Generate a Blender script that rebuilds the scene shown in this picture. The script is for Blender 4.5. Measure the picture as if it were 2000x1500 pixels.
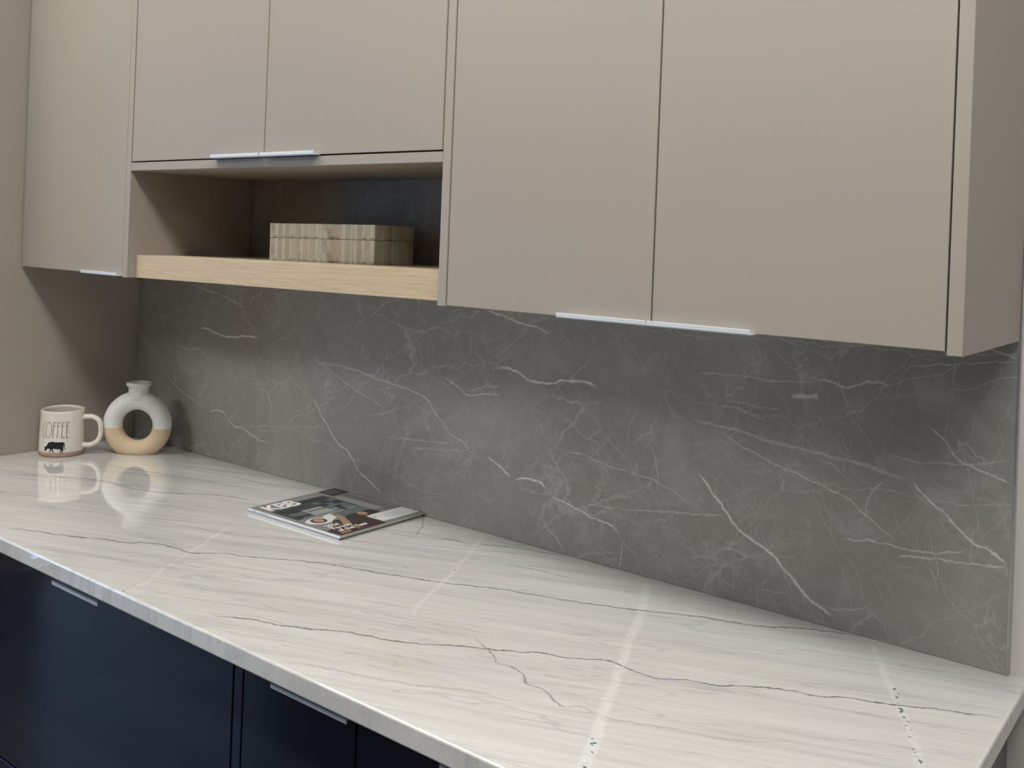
import bpy, bmesh, math, random
from mathutils import Vector, Matrix

# ------------------------------------------------------------------ clean
for o in list(bpy.data.objects):
    bpy.data.objects.remove(o, do_unlink=True)
S = bpy.context.scene
COL = S.collection
Z0 = 0.92            # height of the worktop surface above the floor (m); x runs along the wall, y comes out of it (negative)

# ------------------------------------------------------------------ camera
cd = bpy.data.cameras.new('camera')
cam = bpy.data.objects.new('camera', cd)
COL.objects.link(cam)
S.camera = cam
F_PX, PY = 1901.03, 474.156            # focal length and principal row of the photograph (2000 x 1500)
cd.sensor_fit = 'HORIZONTAL'
cd.sensor_width = 36.0
cd.lens = 36.0 * F_PX / 2000.0
cd.shift_x = 0.0
cd.shift_y = -(750.0 - PY) / 2000.0
cd.clip_start = 0.02
cd.clip_end = 60
rx, ry, rz = 0.001, -0.0388, 0.658
R = Matrix.Rotation(rz, 3, 'Z') @ Matrix.Rotation(rx, 3, 'X') @ Matrix.Rotation(ry, 3, 'Y')
right, fwd, up = R @ Vector((1, 0, 0)), R @ Vector((0, 1, 0)), R @ Vector((0, 0, 1))
M3 = Matrix((right, up, -fwd)).transposed()
cam.matrix_world = Matrix.Translation(Vector((2.441, -1.4939, 0.5692 + Z0))) @ M3.to_4x4()

# ------------------------------------------------------------------ world, exposure
S.view_settings.view_transform = 'Standard'
S.view_settings.look = 'None'
S.view_settings.gamma = 1.0
S.view_settings.use_curve_mapping = False
S.view_settings.exposure = 0.0
w = bpy.data.worlds.new('world')
S.world = w
w.use_nodes = True
bg = w.node_tree.nodes['Background']
bg.inputs[0].default_value = (0.75, 0.85, 1.0, 1)
bg.inputs[1].default_value = 0.6

CEIL = 2.74
# (x, y, power W, size x, size y, colour) of the ceiling luminaires
TROFFERS = [(0.42, -1.12, 17.5, 1.2, 0.30, (1.0, 0.985, 0.925)),
            (2.25, -1.12, 28, 1.4, 0.30, (1.0, 0.97, 0.90)),
            (-0.45, -2.50, 38, 1.2, 0.60, (1.0, 0.98, 0.93)),  # added fill, out of view, for the doors and the box front
            (3.05, -2.10, 12, 0.6, 0.60, (1.0, 0.97, 0.92))]  # added out of view to brighten the wall strip at the right
SPOTS = [(0.42, -0.80, 1.0), (1.90, -0.80, 1.3)]
BLUE_FILL_W = 15  # power of the added bluish fill at the left wall

# ------------------------------------------------------------------ object helpers
def tag(o, label=None, cat=None, group=None, kind=None):
    if label: o['label'] = label
    if cat: o['category'] = cat
    if group: o['group'] = group
    if kind: o['kind'] = kind
    return o

def empty(name, loc=(0, 0, 0), rz=0.0, label=None, cat=None, group=None):
    o = bpy.data.objects.new(name, None)
    COL.objects.link(o)
    o.location = (loc[0], loc[1], loc[2] + Z0)
    o.rotation_euler = (0, 0, rz)
    o.empty_display_size = 0.05
    return tag(o, label, cat, group)

def link(name, bm, mats, parent=None, smooth=False):
    """link a bmesh (in the parent's frame, or with the worktop at z = 0 when it has no parent)"""
    me = bpy.data.meshes.new(name)
    bmesh.ops.recalc_face_normals(bm, faces=bm.faces)
    bm.to_mesh(me)
    bm.free()
    for m in (mats if isinstance(mats, (list, tuple)) else [mats]):
        me.materials.append(m)
    if smooth:
        for p in me.polygons: p.use_smooth = True
    o = bpy.data.objects.new(name, me)
    COL.objects.link(o)
    if parent is not None:
        o.parent = parent
    else:
        o.location.z = Z0
    return o

def box(bm, x0, x1, y0, y1, z0, z1, bev=0.0, seg=2, mi=0):
    vs = [bm.verts.new((x, y, z)) for x in (x0, x1) for y in (y0, y1) for z in (z0, z1)]
    fs = [bm.faces.new([vs[i] for i in q]) for q in
          ((0, 1, 3, 2), (4, 6, 7, 5), (0, 4, 5, 1), (2, 3, 7, 6), (0, 2, 6, 4), (1, 5, 7, 3))]
    for f in fs: f.material_index = mi
    if bev > 0:
        es = list({e for f in fs for e in f.edges})
        bmesh.ops.bevel(bm, geom=es, offset=bev, segments=seg, profile=0.5, affect='EDGES')
    return bm

def boxobj(name, d, mat, parent=None, bev=0.0, seg=2):
    bm = bmesh.new()
    box(bm, *d, bev=bev, seg=seg)
    return link(name, bm, mat, parent)

# ------------------------------------------------------------------ material helpers
class NT:
    def __init__(self, name, color=(0.5, 0.5, 0.5), rough=0.5, spec=0.5, metal=0.0):
        self.m = bpy.data.materials.new(name)
        self.m.use_nodes = True
        self.t = self.m.node_tree
        self.b = self.t.nodes['Principled BSDF']
        self.b.inputs['Base Color'].default_value = (*color, 1)
        self.b.inputs['Roughness'].default_value = rough
        self.b.inputs['Metallic'].default_value = metal
        self.b.inputs['Specular IOR Level'].default_value = spec
    def set(self, sock, v):
        if isinstance(v, bpy.types.NodeSocket): self.t.links.new(v, sock)
        elif v is not None: sock.default_value = v
    def n(self, typ, **kw):
        nd = self.t.nodes.new(typ)
        for k, v in kw.items(): setattr(nd, k, v)
        return nd
    def math(self, op, a, b=None, c=None, clamp=False):
        nd = self.n('ShaderNodeMath', operation=op, use_clamp=clamp)
        for i, v in enumerate((a, b, c)):
            if v is not None: self.set(nd.inputs[i], v)
        return nd.outputs[0]
    def vmath(self, op, a, b=None, s=None):
        nd = self.n('ShaderNodeVectorMath', operation=op)
        self.set(nd.inputs[0], a)
        if b is not None: self.set(nd.inputs[1], b)
        if s is not None: self.set(nd.inputs['Scale'], s)
        return nd.outputs['Value' if op in ('DOT_PRODUCT', 'LENGTH', 'DISTANCE') else 'Vector']
    def obj(self):
        return self.n('ShaderNodeTexCoord').outputs['Object']
    def mapping(self, v, scale=(1, 1, 1), rot=(0, 0, 0), loc=(0, 0, 0)):
        nd = self.n('ShaderNodeMapping')
        self.set(nd.inputs['Vector'], v)
        nd.inputs['Scale'].default_value = scale
        nd.inputs['Rotation'].default_value = rot
        nd.inputs['Location'].default_value = loc
        return nd.outputs[0]
    def noise(self, v, scale=5.0, detail=4.0, rough=0.55, dist=0.0, col=False):
        nd = self.n('ShaderNodeTexNoise')
        self.set(nd.inputs['Vector'], v)
        nd.inputs['Scale'].default_value = scale
        nd.inputs['Detail'].default_value = detail
        nd.inputs['Roughness'].default_value = rough
        nd.inputs['Distortion'].default_value = dist
        return nd.outputs['Color' if col else 'Fac']
    def mapr(self, v, a, b, c=0.0, d=1.0, smooth=False):
        nd = self.n('ShaderNodeMapRange')
        if smooth: nd.interpolation_type = 'SMOOTHSTEP'
        for s, x in zip(('Value', 'From Min', 'From Max', 'To Min', 'To Max'), (v, a, b, c, d)):
            self.set(nd.inputs[s], x)
        return nd.outputs['Result']
    def mix(self, f, a, b, typ='MIX'):
        nd = self.n('ShaderNodeMix', data_type='RGBA', blend_type=typ)
        self.set(nd.inputs[0], f)
        for s, v in ((nd.inputs[6], a), (nd.inputs[7], b)):
            if isinstance(v, tuple) and len(v) == 3: v = (*v, 1)
            self.set(s, v)
        return nd.outputs[2]
    def ramp(self, v, stops):
        nd = self.n('ShaderNodeValToRGB')
        self.set(nd.inputs[0], v)
        e = nd.color_ramp.elements
        while len(e) < len(stops): e.new(0.5)
        for k, (p, c) in zip(e, stops):
            k.position = p
            k.color = (*c, 1) if isinstance(c, tuple) else (c, c, c, 1)
        return nd.outputs[0]
    def bump(self, h, strength=0.2, dist=0.001):
        nd = self.n('ShaderNodeBump')
        nd.inputs['Strength'].default_value = strength
        nd.inputs['Distance'].default_value = dist
        self.set(nd.inputs['Height'], h)
        self.t.links.new(nd.outputs[0], self.b.inputs['Normal'])
    def base(self, v): self.set(self.b.inputs['Base Color'], v)
    def rough(self, v): self.set(self.b.inputs['Roughness'], v)

def vein_mask(nt, P, veins, axes):
    """strength 0..1 of stone veins; each vein is a polyline in the slab's own metres, drawn by a curve over its chord"""
    acc = None
    ax, ay = axes
    for pts, wid, st, fade in veins:
        a, b = Vector(pts[0]), Vector(pts[-1])
        L = (b - a).length
        u = (b - a) / L
        nrm = Vector((-u.y, u.x))
        U = [0, 0, 0]; N = [0, 0, 0]
        U[ax], U[ay] = u.x / L, u.y / L
        N[ax], N[ay] = nrm.x / L, nrm.y / L
        s = nt.math('ADD', nt.vmath('DOT_PRODUCT', P, tuple(U)), -a.dot(u) / L)
        t = nt.math('ADD', nt.vmath('DOT_PRODUCT', P, tuple(N)), 0.5 - a.dot(nrm) / L)
        fc = nt.n('ShaderNodeFloatCurve')
        cur = fc.mapping.curves[0]
        loc = []
        for p in pts:
            p = Vector(p)
            loc.append(((p - a).dot(u) / L, 0.5 + (p - a).dot(nrm) / L))
        loc.sort()
        mids = []
        last = 0.0
        for k in loc[1:-1]:
            if k[0] > last + 0.004 and k[0] < 0.996:
                mids.append(k); last = k[0]
        cur.points[0].location = (0.0, 0.5)
        cur.points[1].location = (1.0, 0.5)
        for k in mids: cur.points.new(k[0], k[1])
        for k in cur.points: k.handle_type = 'AUTO' if wid < 0.0025 else 'AUTO'
        fc.mapping.update()
        nt.set(fc.inputs['Value'], s)
        d = nt.math('ABSOLUTE', nt.math('SUBTRACT', t, fc.outputs[0]))
        m = nt.mapr(d, wid * 0.45 / L, wid * 1.75 / L, st, 0.0, smooth=True)
        e = nt.mapr(nt.math('ABSOLUTE', nt.math('ADD', s, -0.5)), 0.5 - fade, 0.5, 1.0, 0.0)
        m = nt.math('MULTIPLY', m, e)
        acc = m if acc is None else nt.math('MAXIMUM', acc, m)
    return acc

DARK = [([(0.5833, -0.624), (0.637, -0.5928), (0.696, -0.5696), (0.7326, -0.5549), (0.7696, -0.531), (0.8172, -0.5135), (0.8605, -0.4788), (0.9064, -0.4667), (0.9498, -0.4643), (0.9984, -0.4242), (1.0373, -0.4096), (1.0923, -0.3749), (1.1696, -0.3371), (1.2266, -0.3183), (1.3001, -0.2934), (1.3744, -0.2662), (1.4405, -0.2325), (1.5156, -0.2058), (1.5896, -0.1817), (1.6578, -0.1528), (1.6895, -0.1403), (1.7305, -0.1159), (1.7875, -0.0932), (1.8442, -0.0729), (1.9097, -0.0301), (1.95, -0.0108), (1.9888, -0.0031)], 0.0015, 0.95, 0.04),
 ([(1.2141, -0.6118), (1.2562, -0.5882), (1.3025, -0.5685), (1.3249, -0.5631), (1.3588, -0.544), (1.4272, -0.5075), (1.4602, -0.499), (1.5159, -0.4734), (1.5498, -0.4465), (1.5988, -0.4197), (1.6325, -0.3999), (1.6598, -0.3791), (1.6948, -0.3694), (1.7259, -0.3473), (1.7492, -0.3368), (1.7646, -0.338), (1.7901, -0.3403), (1.8179, -0.3397), (1.8522, -0.3185), (1.8896, -0.3043), (1.9207, -0.2777), (1.9724, -0.2501), (2.0022, -0.2423), (2.0239, -0.2243), (2.089, -0.1969), (2.1241, -0.1742), (2.1736, -0.1527), (2.2048, -0.1421)], 0.0014, 0.95, 0.04),
 ([(1.7655, -0.3394), (1.7912, -0.3477), (1.8169, -0.3448), (1.8558, -0.3253), (1.8929, -0.3112), (1.9327, -0.2726)], 0.0008, 0.35, 0.15),
 ([(1.5546, -0.4004), (1.5848, -0.4162), (1.6199, -0.4323), (1.6372, -0.4473), (1.6594, -0.4419), (1.7103, -0.4691), (1.7243, -0.468), (1.7607, -0.4856), (1.7733, -0.4903), (1.7839, -0.4789), (1.8131, -0.4753)], 0.0013, 0.6, 0.1),
 ([(1.7882, -0.4786), (1.8271, -0.4765), (1.8635, -0.4655), (1.8994, -0.4479), (1.9507, -0.4306), (2.0098, -0.3915)], 0.002, 0.28, 0.2),
 ([(0.1758, -0.438), (0.2778, -0.3714), (0.3713, -0.3133), (0.4772, -0.3011), (0.567, -0.2703), (0.6627, -0.2011), (0.7619, -0.1758)], 0.002, 0.7, 0.1),
 ([(0.0934, -0.4004), (0.159, -0.3599), (0.2967, -0.2716), (0.417, -0.2009), (0.5784, -0.1479)], 0.0018, 0.35, 0.15),
 ([(0.1997, -0.237), (0.2565, -0.2231), (0.3667, -0.1961), (0.5082, -0.1535), (0.59, -0.1357), (0.6768, -0.1104)], 0.002, 0.5, 0.15),
 ([(0.3141, -0.1364), (0.4371, -0.1051), (0.543, -0.0806), (0.6898, -0.0638), (0.7644, -0.0379)], 0.0018, 0.4, 0.2),
 ([(0.6813, -0.4226), (0.7942, -0.3823), (0.9319, -0.3419), (1.0002, -0.3004), (1.0788, -0.244)], 0.0014, 0.4, 0.15),
 ([(0.4667, -0.5098), (0.6012, -0.4526), (0.7246, -0.3936), (0.833, -0.3284), (0.9235, -0.2757)], 0.0018, 0.3, 0.2),
 ([(1.0854, 0.0003), (1.109, -0.0282), (1.1317, -0.0556), (1.1501, -0.0856), (1.1649, -0.1129)], 0.0012, 0.55, 0.1),
 ([(1.1437, -0.3436), (1.2112, -0.3038), (1.2675, -0.26), (1.3108, -0.2544)], 0.001, 0.5, 0.15),
 ([(1.1852, -0.0972), (1.2871, -0.0628), (1.3799, -0.0223), (1.4547, -0.0103)], 0.0015, 0.7, 0.12),
 ([(1.0916, -0.1909), (1.1908, -0.1542), (1.279, -0.1096), (1.3617, -0.0612), (1.4163, -0.0401)], 0.0015, 0.35, 0.2),
 ([(1.3911, -0.1201), (1.4412, -0.1052), (1.4908, -0.1008), (1.5347, -0.0902)], 0.0013, 0.55, 0.2),
 ([(1.4091, -0.6567), (1.4262, -0.6365), (1.4483, -0.6246), (1.4811, -0.6134), (1.6046, -0.5682), (1.6496, -0.5404), (1.7174, -0.5215)], 0.0025, 0.25, 0.15),
 ([(1.1922, -0.6188), (1.2314, -0.5927), (1.2874, -0.5613), (1.3287, -0.5568), (1.368, -0.5327)], 0.0008, 0.35, 0.15),
 ([(0.8648, -0.4181), (0.9106, -0.3944), (0.9633, -0.3765), (1.0167, -0.3488)], 0.0008, 0.3, 0.2),
 ([(0.6754, -0.5541), (0.7317, -0.5248), (0.7982, -0.5023), (0.8231, -0.4948)], 0.0007, 0.45, 0.2)]
WHITE = [([(0.8676, -0.3178), (0.9498, -0.4643), (0.9909, -0.5414), (1.0317, -0.6043), (1.0408, -0.6495)], 0.0035, 0.55, 0.05),
 ([(1.2502, -0.004), (1.3316, -0.1707), (1.3727, -0.2644), (1.408, -0.3523), (1.4368, -0.4115)], 0.0035, 0.7, 0.1),
 ([(1.4368, -0.4115), (1.4687, -0.5223), (1.5037, -0.5797)], 0.003, 0.2, 0.2),
 ([(1.6196, -0.0185), (1.6512, -0.0787), (1.6932, -0.1656), (1.7295, -0.2588), (1.7681, -0.3477), (1.8005, -0.4269), (1.8304, -0.4955), (1.8509, -0.5439), (1.8696, -0.5911), (1.8979, -0.6567)], 0.0062, 0.85, 0.04),
 ([(1.9954, -0.0097), (2.0299, -0.0786), (2.0609, -0.1407), (2.0865, -0.188), (2.1123, -0.2399), (2.1325, -0.2809), (2.1542, -0.3365), (2.1761, -0.3976)], 0.0045, 0.6, 0.06),
 ([(0.5636, -0.4097), (0.5876, -0.4666), (0.6195, -0.5351)], 0.002, 0.25, 0.2)]
SPECK = [([(1.8426, -0.5235), (1.8509, -0.5439), (1.8637, -0.5752), (1.8696, -0.5911), (1.8819, -0.6206)], 0.0035, 1, 0.04),
 ([(2.0565, -0.1324), (2.0728, -0.1541), (2.0988, -0.2136), (2.1123, -0.2399), (2.1238, -0.2662), (2.1406, -0.3045), (2.1542, -0.3365)], 0.0028, 1, 0.04),
 ([(1.0252, -0.6139), (1.0331, -0.6319), (1.0413, -0.649)], 0.0012, 1, 0.03),
 ([(1.3299, -0.1646), (1.3571, -0.2273)], 0.0012, 1, 0.03)]
BACK = [([(0.2381, 0.4346), (0.3145, 0.4192), (0.3707, 0.4123), (0.4111, 0.4033), (0.4696, 0.3833)], 0.0012, 0.55, 0.08),
 ([(0.2835, 0.3225), (0.3208, 0.3217), (0.373, 0.3107), (0.4212, 0.3099), (0.4817, 0.319), (0.5236, 0.3141)], 0.0017, 1.0, 0.08),
 ([(0.1561, 0.2807), (0.1967, 0.2669), (0.2199, 0.2637), (0.2957, 0.2711)], 0.001, 0.5, 0.08),
 ([(0.1302, 0.2087), (0.1682, 0.1721), (0.2089, 0.1541), (0.2578, 0.1376), (0.3209, 0.1209)], 0.001, 0.5, 0.08),
 ([(0.3431, 0.1122), (0.3787, 0.1235), (0.4109, 0.1138)], 0.0014, 0.9, 0.08),
 ([(0.4109, 0.1138), (0.4348, 0.0956), (0.4778, 0.0917), (0.5205, 0.0794), (0.5793, 0.07)], 0.0013, 0.65, 0.08),
 ([(0.7273, 0.2047), (0.752, 0.1716), (0.7832, 0.1389), (0.8136, 0.1113), (0.8564, 0.0896), (0.8857, 0.0607), (0.9219, 0.0426), (0.9622, 0.0224)], 0.0014, 0.8, 0.08),
 ([(0.7224, 0.2875), (0.7826, 0.2683), (0.8344, 0.2455), (0.904, 0.2225), (0.9582, 0.2085)], 0.0012, 0.35, 0.08),
 ([(0.7298, 0.2824), (0.8324, 0.2795), (0.9363, 0.2664), (1.0329, 0.2528), (1.0772, 0.2424), (1.0968, 0.2227), (1.1278, 0.1956), (1.1525, 0.1753), (1.1814, 0.1684), (1.1997, 0.1539), (1.2348, 0.1383)], 0.0013, 0.5, 0.08),
 ([(1.2446, 0.15), (1.2723, 0.1376), (1.306, 0.1206)], 0.0014, 0.8, 0.08),
 ([(1.3162, 0.1145), (1.3428, 0.1242), (1.3634, 0.1249), (1.3889, 0.1151)], 0.0017, 1.0, 0.08),
 ([(1.406, 0.1001), (1.441, 0.0936), (1.4921, 0.0803), (1.5305, 0.0744), (1.5522, 0.0652)], 0.0014, 0.8, 0.08),
 ([(1.225, 0.4376), (1.2693, 0.4288), (1.3126, 0.4173), (1.3544, 0.4119), (1.3846, 0.402)], 0.0014, 0.8, 0.08),
 ([(1.2577, 0.3276), (1.306, 0.324), (1.3435, 0.3115), (1.389, 0.3111), (1.419, 0.3175), (1.4587, 0.3221), (1.4945, 0.3152)], 0.0019, 1.0, 0.08),
 ([(1.1228, 0.2932), (1.1651, 0.2753), (1.1941, 0.2635), (1.2333, 0.2714), (1.272, 0.2723)], 0.0012, 0.6, 0.08),
 ([(1.1937, 0.2706), (1.2211, 0.2811), (1.2685, 0.2908)], 0.001, 0.35, 0.08),
 ([(1.6966, 0.1993), (1.7163, 0.1813), (1.7501, 0.1452), (1.783, 0.1142), (1.8144, 0.0987), (1.8364, 0.0888), (1.8627, 0.0665), (1.8928, 0.0377), (1.9216, 0.0237), (1.9417, 0.0172)], 0.0017, 0.85, 0.08),
 ([(1.6787, 0.2829), (1.7537, 0.2791), (1.8205, 0.2701), (1.8838, 0.2638), (1.9636, 0.2572), (2.0422, 0.2442)], 0.0022, 0.35, 0.08),
 ([(2.0422, 0.2442), (2.0643, 0.2244), (2.093, 0.202), (2.128, 0.173), (2.1547, 0.1646), (2.1746, 0.1513)], 0.0013, 0.75, 0.08),
 ([(1.7358, 0.2697), (1.7773, 0.2534), (1.8218, 0.2374), (1.8856, 0.2201), (1.9383, 0.206), (1.9857, 0.1764), (2.0239, 0.1502)], 0.0011, 0.45, 0.08),
 ([(2.0605, 0.3294), (2.0785, 0.3173), (2.1037, 0.2882), (2.1243, 0.2793), (2.1444, 0.272), (2.1739, 0.2644)], 0.0012, 0.6, 0.08),
 ([(1.4633, 0.1007), (1.566, 0.1088), (1.6517, 0.1214), (1.7551, 0.1361)], 0.0008, 0.45, 0.08),
 ([(1.4252, 0.1854), (1.4535, 0.19), (1.5094, 0.1806), (1.5578, 0.1752), (1.5993, 0.1734), (1.64, 0.163), (1.6896, 0.1419)], 0.001, 0.4, 0.08),
 ([(1.8958, 0.3758), (1.9239, 0.3751), (1.9476, 0.3701), (1.9779, 0.383), (2.008, 0.3789)], 0.0016, 0.5, 0.08),
 ([(1.8558, 0.3428), (1.8723, 0.3473), (1.9008, 0.3501)], 0.0032, 0.6, 0.08),
 ([(1.941, 0.136), (2.0056, 0.1462), (2.0459, 0.1438), (2.1218, 0.1593)], 0.0011, 0.5, 0.08),
 ([(2.0246, 0.13), (2.078, 0.1384), (2.1291, 0.1429), (2.1747, 0.1485)], 0.0012, 0.6, 0.08),
 ([(1.6897, 0.3622), (1.75, 0.3673), (1.838, 0.3666), (1.8959, 0.3734)], 0.0009, 0.4, 0.08),
 ([(1.7381, 0.3235), (1.8398, 0.322)], 0.0009, 0.3, 0.08),
 ([(0.9693, 0.1453), (1.0703, 0.1533), (1.1477, 0.1611)], 0.001, 0.4, 0.08),
 ([(1.0392, 0.1345), (1.1194, 0.143), (1.1997, 0.1539)], 0.001, 0.4, 0.08),
 ([(2.1416, 0.4475), (2.1743, 0.4379)], 0.0013, 0.5, 0.08),
 ([(2.0288, 0.4116), (2.0852, 0.4199), (2.1745, 0.433)], 0.001, 0.4, 0.08),
 ([(1.5581, 0.0511), (1.557, 0.0055)], 0.0012, 0.35, 0.08),
 ([(1.6069, 0.2327), (1.6183, 0.2034), (1.6255, 0.1516)], 0.001, 0.35, 0.08),
 ([(0.4775, 0.0967), (0.7678, 0.1378)], 0.0008, 0.35, 0.08),
 ([(1.978, 0.1787), (1.9844, 0.2108), (2.0022, 0.237)], 0.001, 0.35, 0.08),
 ([(1.3912, 0.0407), (1.4154, 0.0267), (1.4359, 0.0075)], 0.0012, 0.5, 0.08),
 ([(2.0118, 0.2768), (2.0765, 0.2763), (2.1696, 0.2956)], 0.0009, 0.3, 0.08),
 ([(1.9093, 0.03), (1.945, 0.0314), (1.9868, 0.0461)], 0.0012, 0.3, 0.08)]

# ------------------------------------------------------------------ materials
def simple(name, color, rough=0.5, spec=0.5, metal=0.0, coat=0.0):
    n = NT(name, color, rough, spec, metal)
    if coat: n.b.inputs['Coat Weight'].default_value = coat
    return n

def mat_taupe():
    n = simple('taupe_lacquer', (0.40, 0.375, 0.34), 0.42, 0.35)
    g = n.noise(n.obj(), 900, 2, 0.5)
    n.base(n.mix(g, (0.372, 0.338, 0.298), (0.392, 0.357, 0.315)))
    n.bump(g, 0.05, 0.0002)
    return n.m

def mat_navy():
    n = simple('navy_gloss', (0.0028, 0.0075, 0.026), 0.07, 0.5)
    g = n.noise(n.obj(), 6, 2, 0.5)
    n.bump(g, 0.03, 0.002)
    return n.m

def mat_oak():
    n = simple('pale_oak', (0.6, 0.48, 0.34), 0.5, 0.3)
    o = n.obj()
    g1 = n.noise(n.mapping(o, (14, 60, 420)), 1.0, 4, 0.6, 0.5)
    g2 = n.noise(n.mapping(o, (3.0, 30, 130)), 1.0, 3, 0.5, 0.4)
    c = n.ramp(g1, [(0.30, (0.50, 0.395, 0.265)), (0.52, (0.61, 0.495, 0.345)), (0.75, (0.67, 0.56, 0.41))])
    c = n.mix(n.mapr(g2, 0.35, 0.7, 0.0, 0.35), c, (0.50, 0.38, 0.25))
    n.base(c)
    n.bump(g1, 0.25, 0.0004)
    return n.m

def mat_quartzite():
    n = simple('white_quartzite', (0.7, 0.7, 0.68), 0.05, 0.5, coat=1.0)
    n.b.inputs['Coat Roughness'].default_value = 0.025
    n.b.inputs['Coat IOR'].default_value = 1.65
    o = n.obj()
    # soft streaks that run with the dark veins
    rot = (0, 0, -math.radians(22))
    so = n.mapping(n.mapping(o, (1, 1, 1), rot), (1.3, 17, 4))
    st = n.noise(so, 1.6, 5, 0.62, 0.5)
    st2 = n.noise(n.mapping(n.mapping(o, (1, 1, 1), rot), (2.6, 75, 9)), 1.2, 4, 0.6, 0.4)
    grain = n.noise(n.mapping(n.mapping(o, (1, 1, 1), rot), (60, 160, 90)), 2.0, 3, 0.6)
    cloud = n.noise(n.mapping(o, (1, 1, 1), rot, (3.1, 1.7, 0)), 2.2, 3, 0.5)
    c = n.ramp(st, [(0.28, (0.60, 0.61, 0.615)), (0.45, (0.76, 0.765, 0.76)), (0.62, (0.84, 0.84, 0.83))])
    c = n.mix(n.mapr(st2, 0.50, 0.74, 0.0, 0.32), c, (0.46, 0.465, 0.47))
    c = n.mix(n.mapr(st2, 0.44, 0.25, 0.0, 0.22), c, (0.86, 0.86, 0.84))
    c = n.mix(n.mapr(grain, 0.35, 0.75, 0.0, 0.16), c, (0.47, 0.47, 0.46))
    c = n.mix(n.mapr(cloud, 0.52, 0.72, 0.0, 0.18), c, (0.74, 0.73, 0.66))
    # yellowish patches
    for cx, cy, rxx, ryy in ((1.46, -0.50, 0.17, 0.035), (1.56, -0.545, 0.15, 0.03), (1.54, -0.415, 0.11, 0.045)):
        q = n.vmath('SUBTRACT', o, (cx, cy, 0))
        q = n.mapping(q, (1 / rxx, 1 / ryy, 0), (0, 0, -math.radians(22)))
        q = n.math('ADD', n.vmath('LENGTH', q), n.math('MULTIPLY', cloud, 0.8))
        c = n.mix(n.mapr(q, 1.5, 0.4, 0.0, 0.4, smooth=True), c, (0.68, 0.66, 0.51))
    # distorted slab coordinates make the drawn veins ragged
    j1 = n.vmath('SCALE', n.vmath('SUBTRACT', n.noise(o, 45, 3, 0.6, col=True), (0.5, 0.5, 0.5)), s=0.014)
    Pd = n.vmath('ADD', o, j1)
    wob = n.noise(o, 22, 3, 0.6)
    wv = vein_mask(n, Pd, WHITE, (0, 1))
    wv = n.math('MULTIPLY', wv, n.mapr(n.noise(o, 160, 3, 0.7), 0.35, 0.6, 0.35, 1.0))
    c = n.mix(wv, c, (0.93, 0.93, 0.92))
    dv = vein_mask(n, Pd, DARK, (0, 1))
    dv = n.math('MULTIPLY', dv, n.mapr(wob, 0.3, 0.55, 0.7, 1.0))
    c = n.mix(dv, c, (0.15, 0.155, 0.16))
    # faint nerve lines parallel to the veins
    wv2 = n.noise(n.mapping(n.mapping(o, (1, 1, 1), rot, (7.7, 0.4, 0)), (1.0, 8, 0.6)), 1.3, 4, 0.6, 0.3)
    ln = n.math('ABSOLUTE', n.math('SUBTRACT', wv2, 0.5))
    c = n.mix(n.mapr(ln, 0.0, 0.010, 0.30, 0.0), c, (0.33, 0.33, 0.33))
    sp = vein_mask(n, o, SPECK, (0, 1))
    sk = n.mapr(n.noise(o, 130, 2, 0.5), 0.57, 0.62)
    c = n.mix(n.math('MULTIPLY', sp, sk), c, (0.10, 0.17, 0.22))
    n.base(c)
    n.rough(n.mapr(grain, 0.3, 0.7, 0.035, 0.07))
    return n.m

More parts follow.
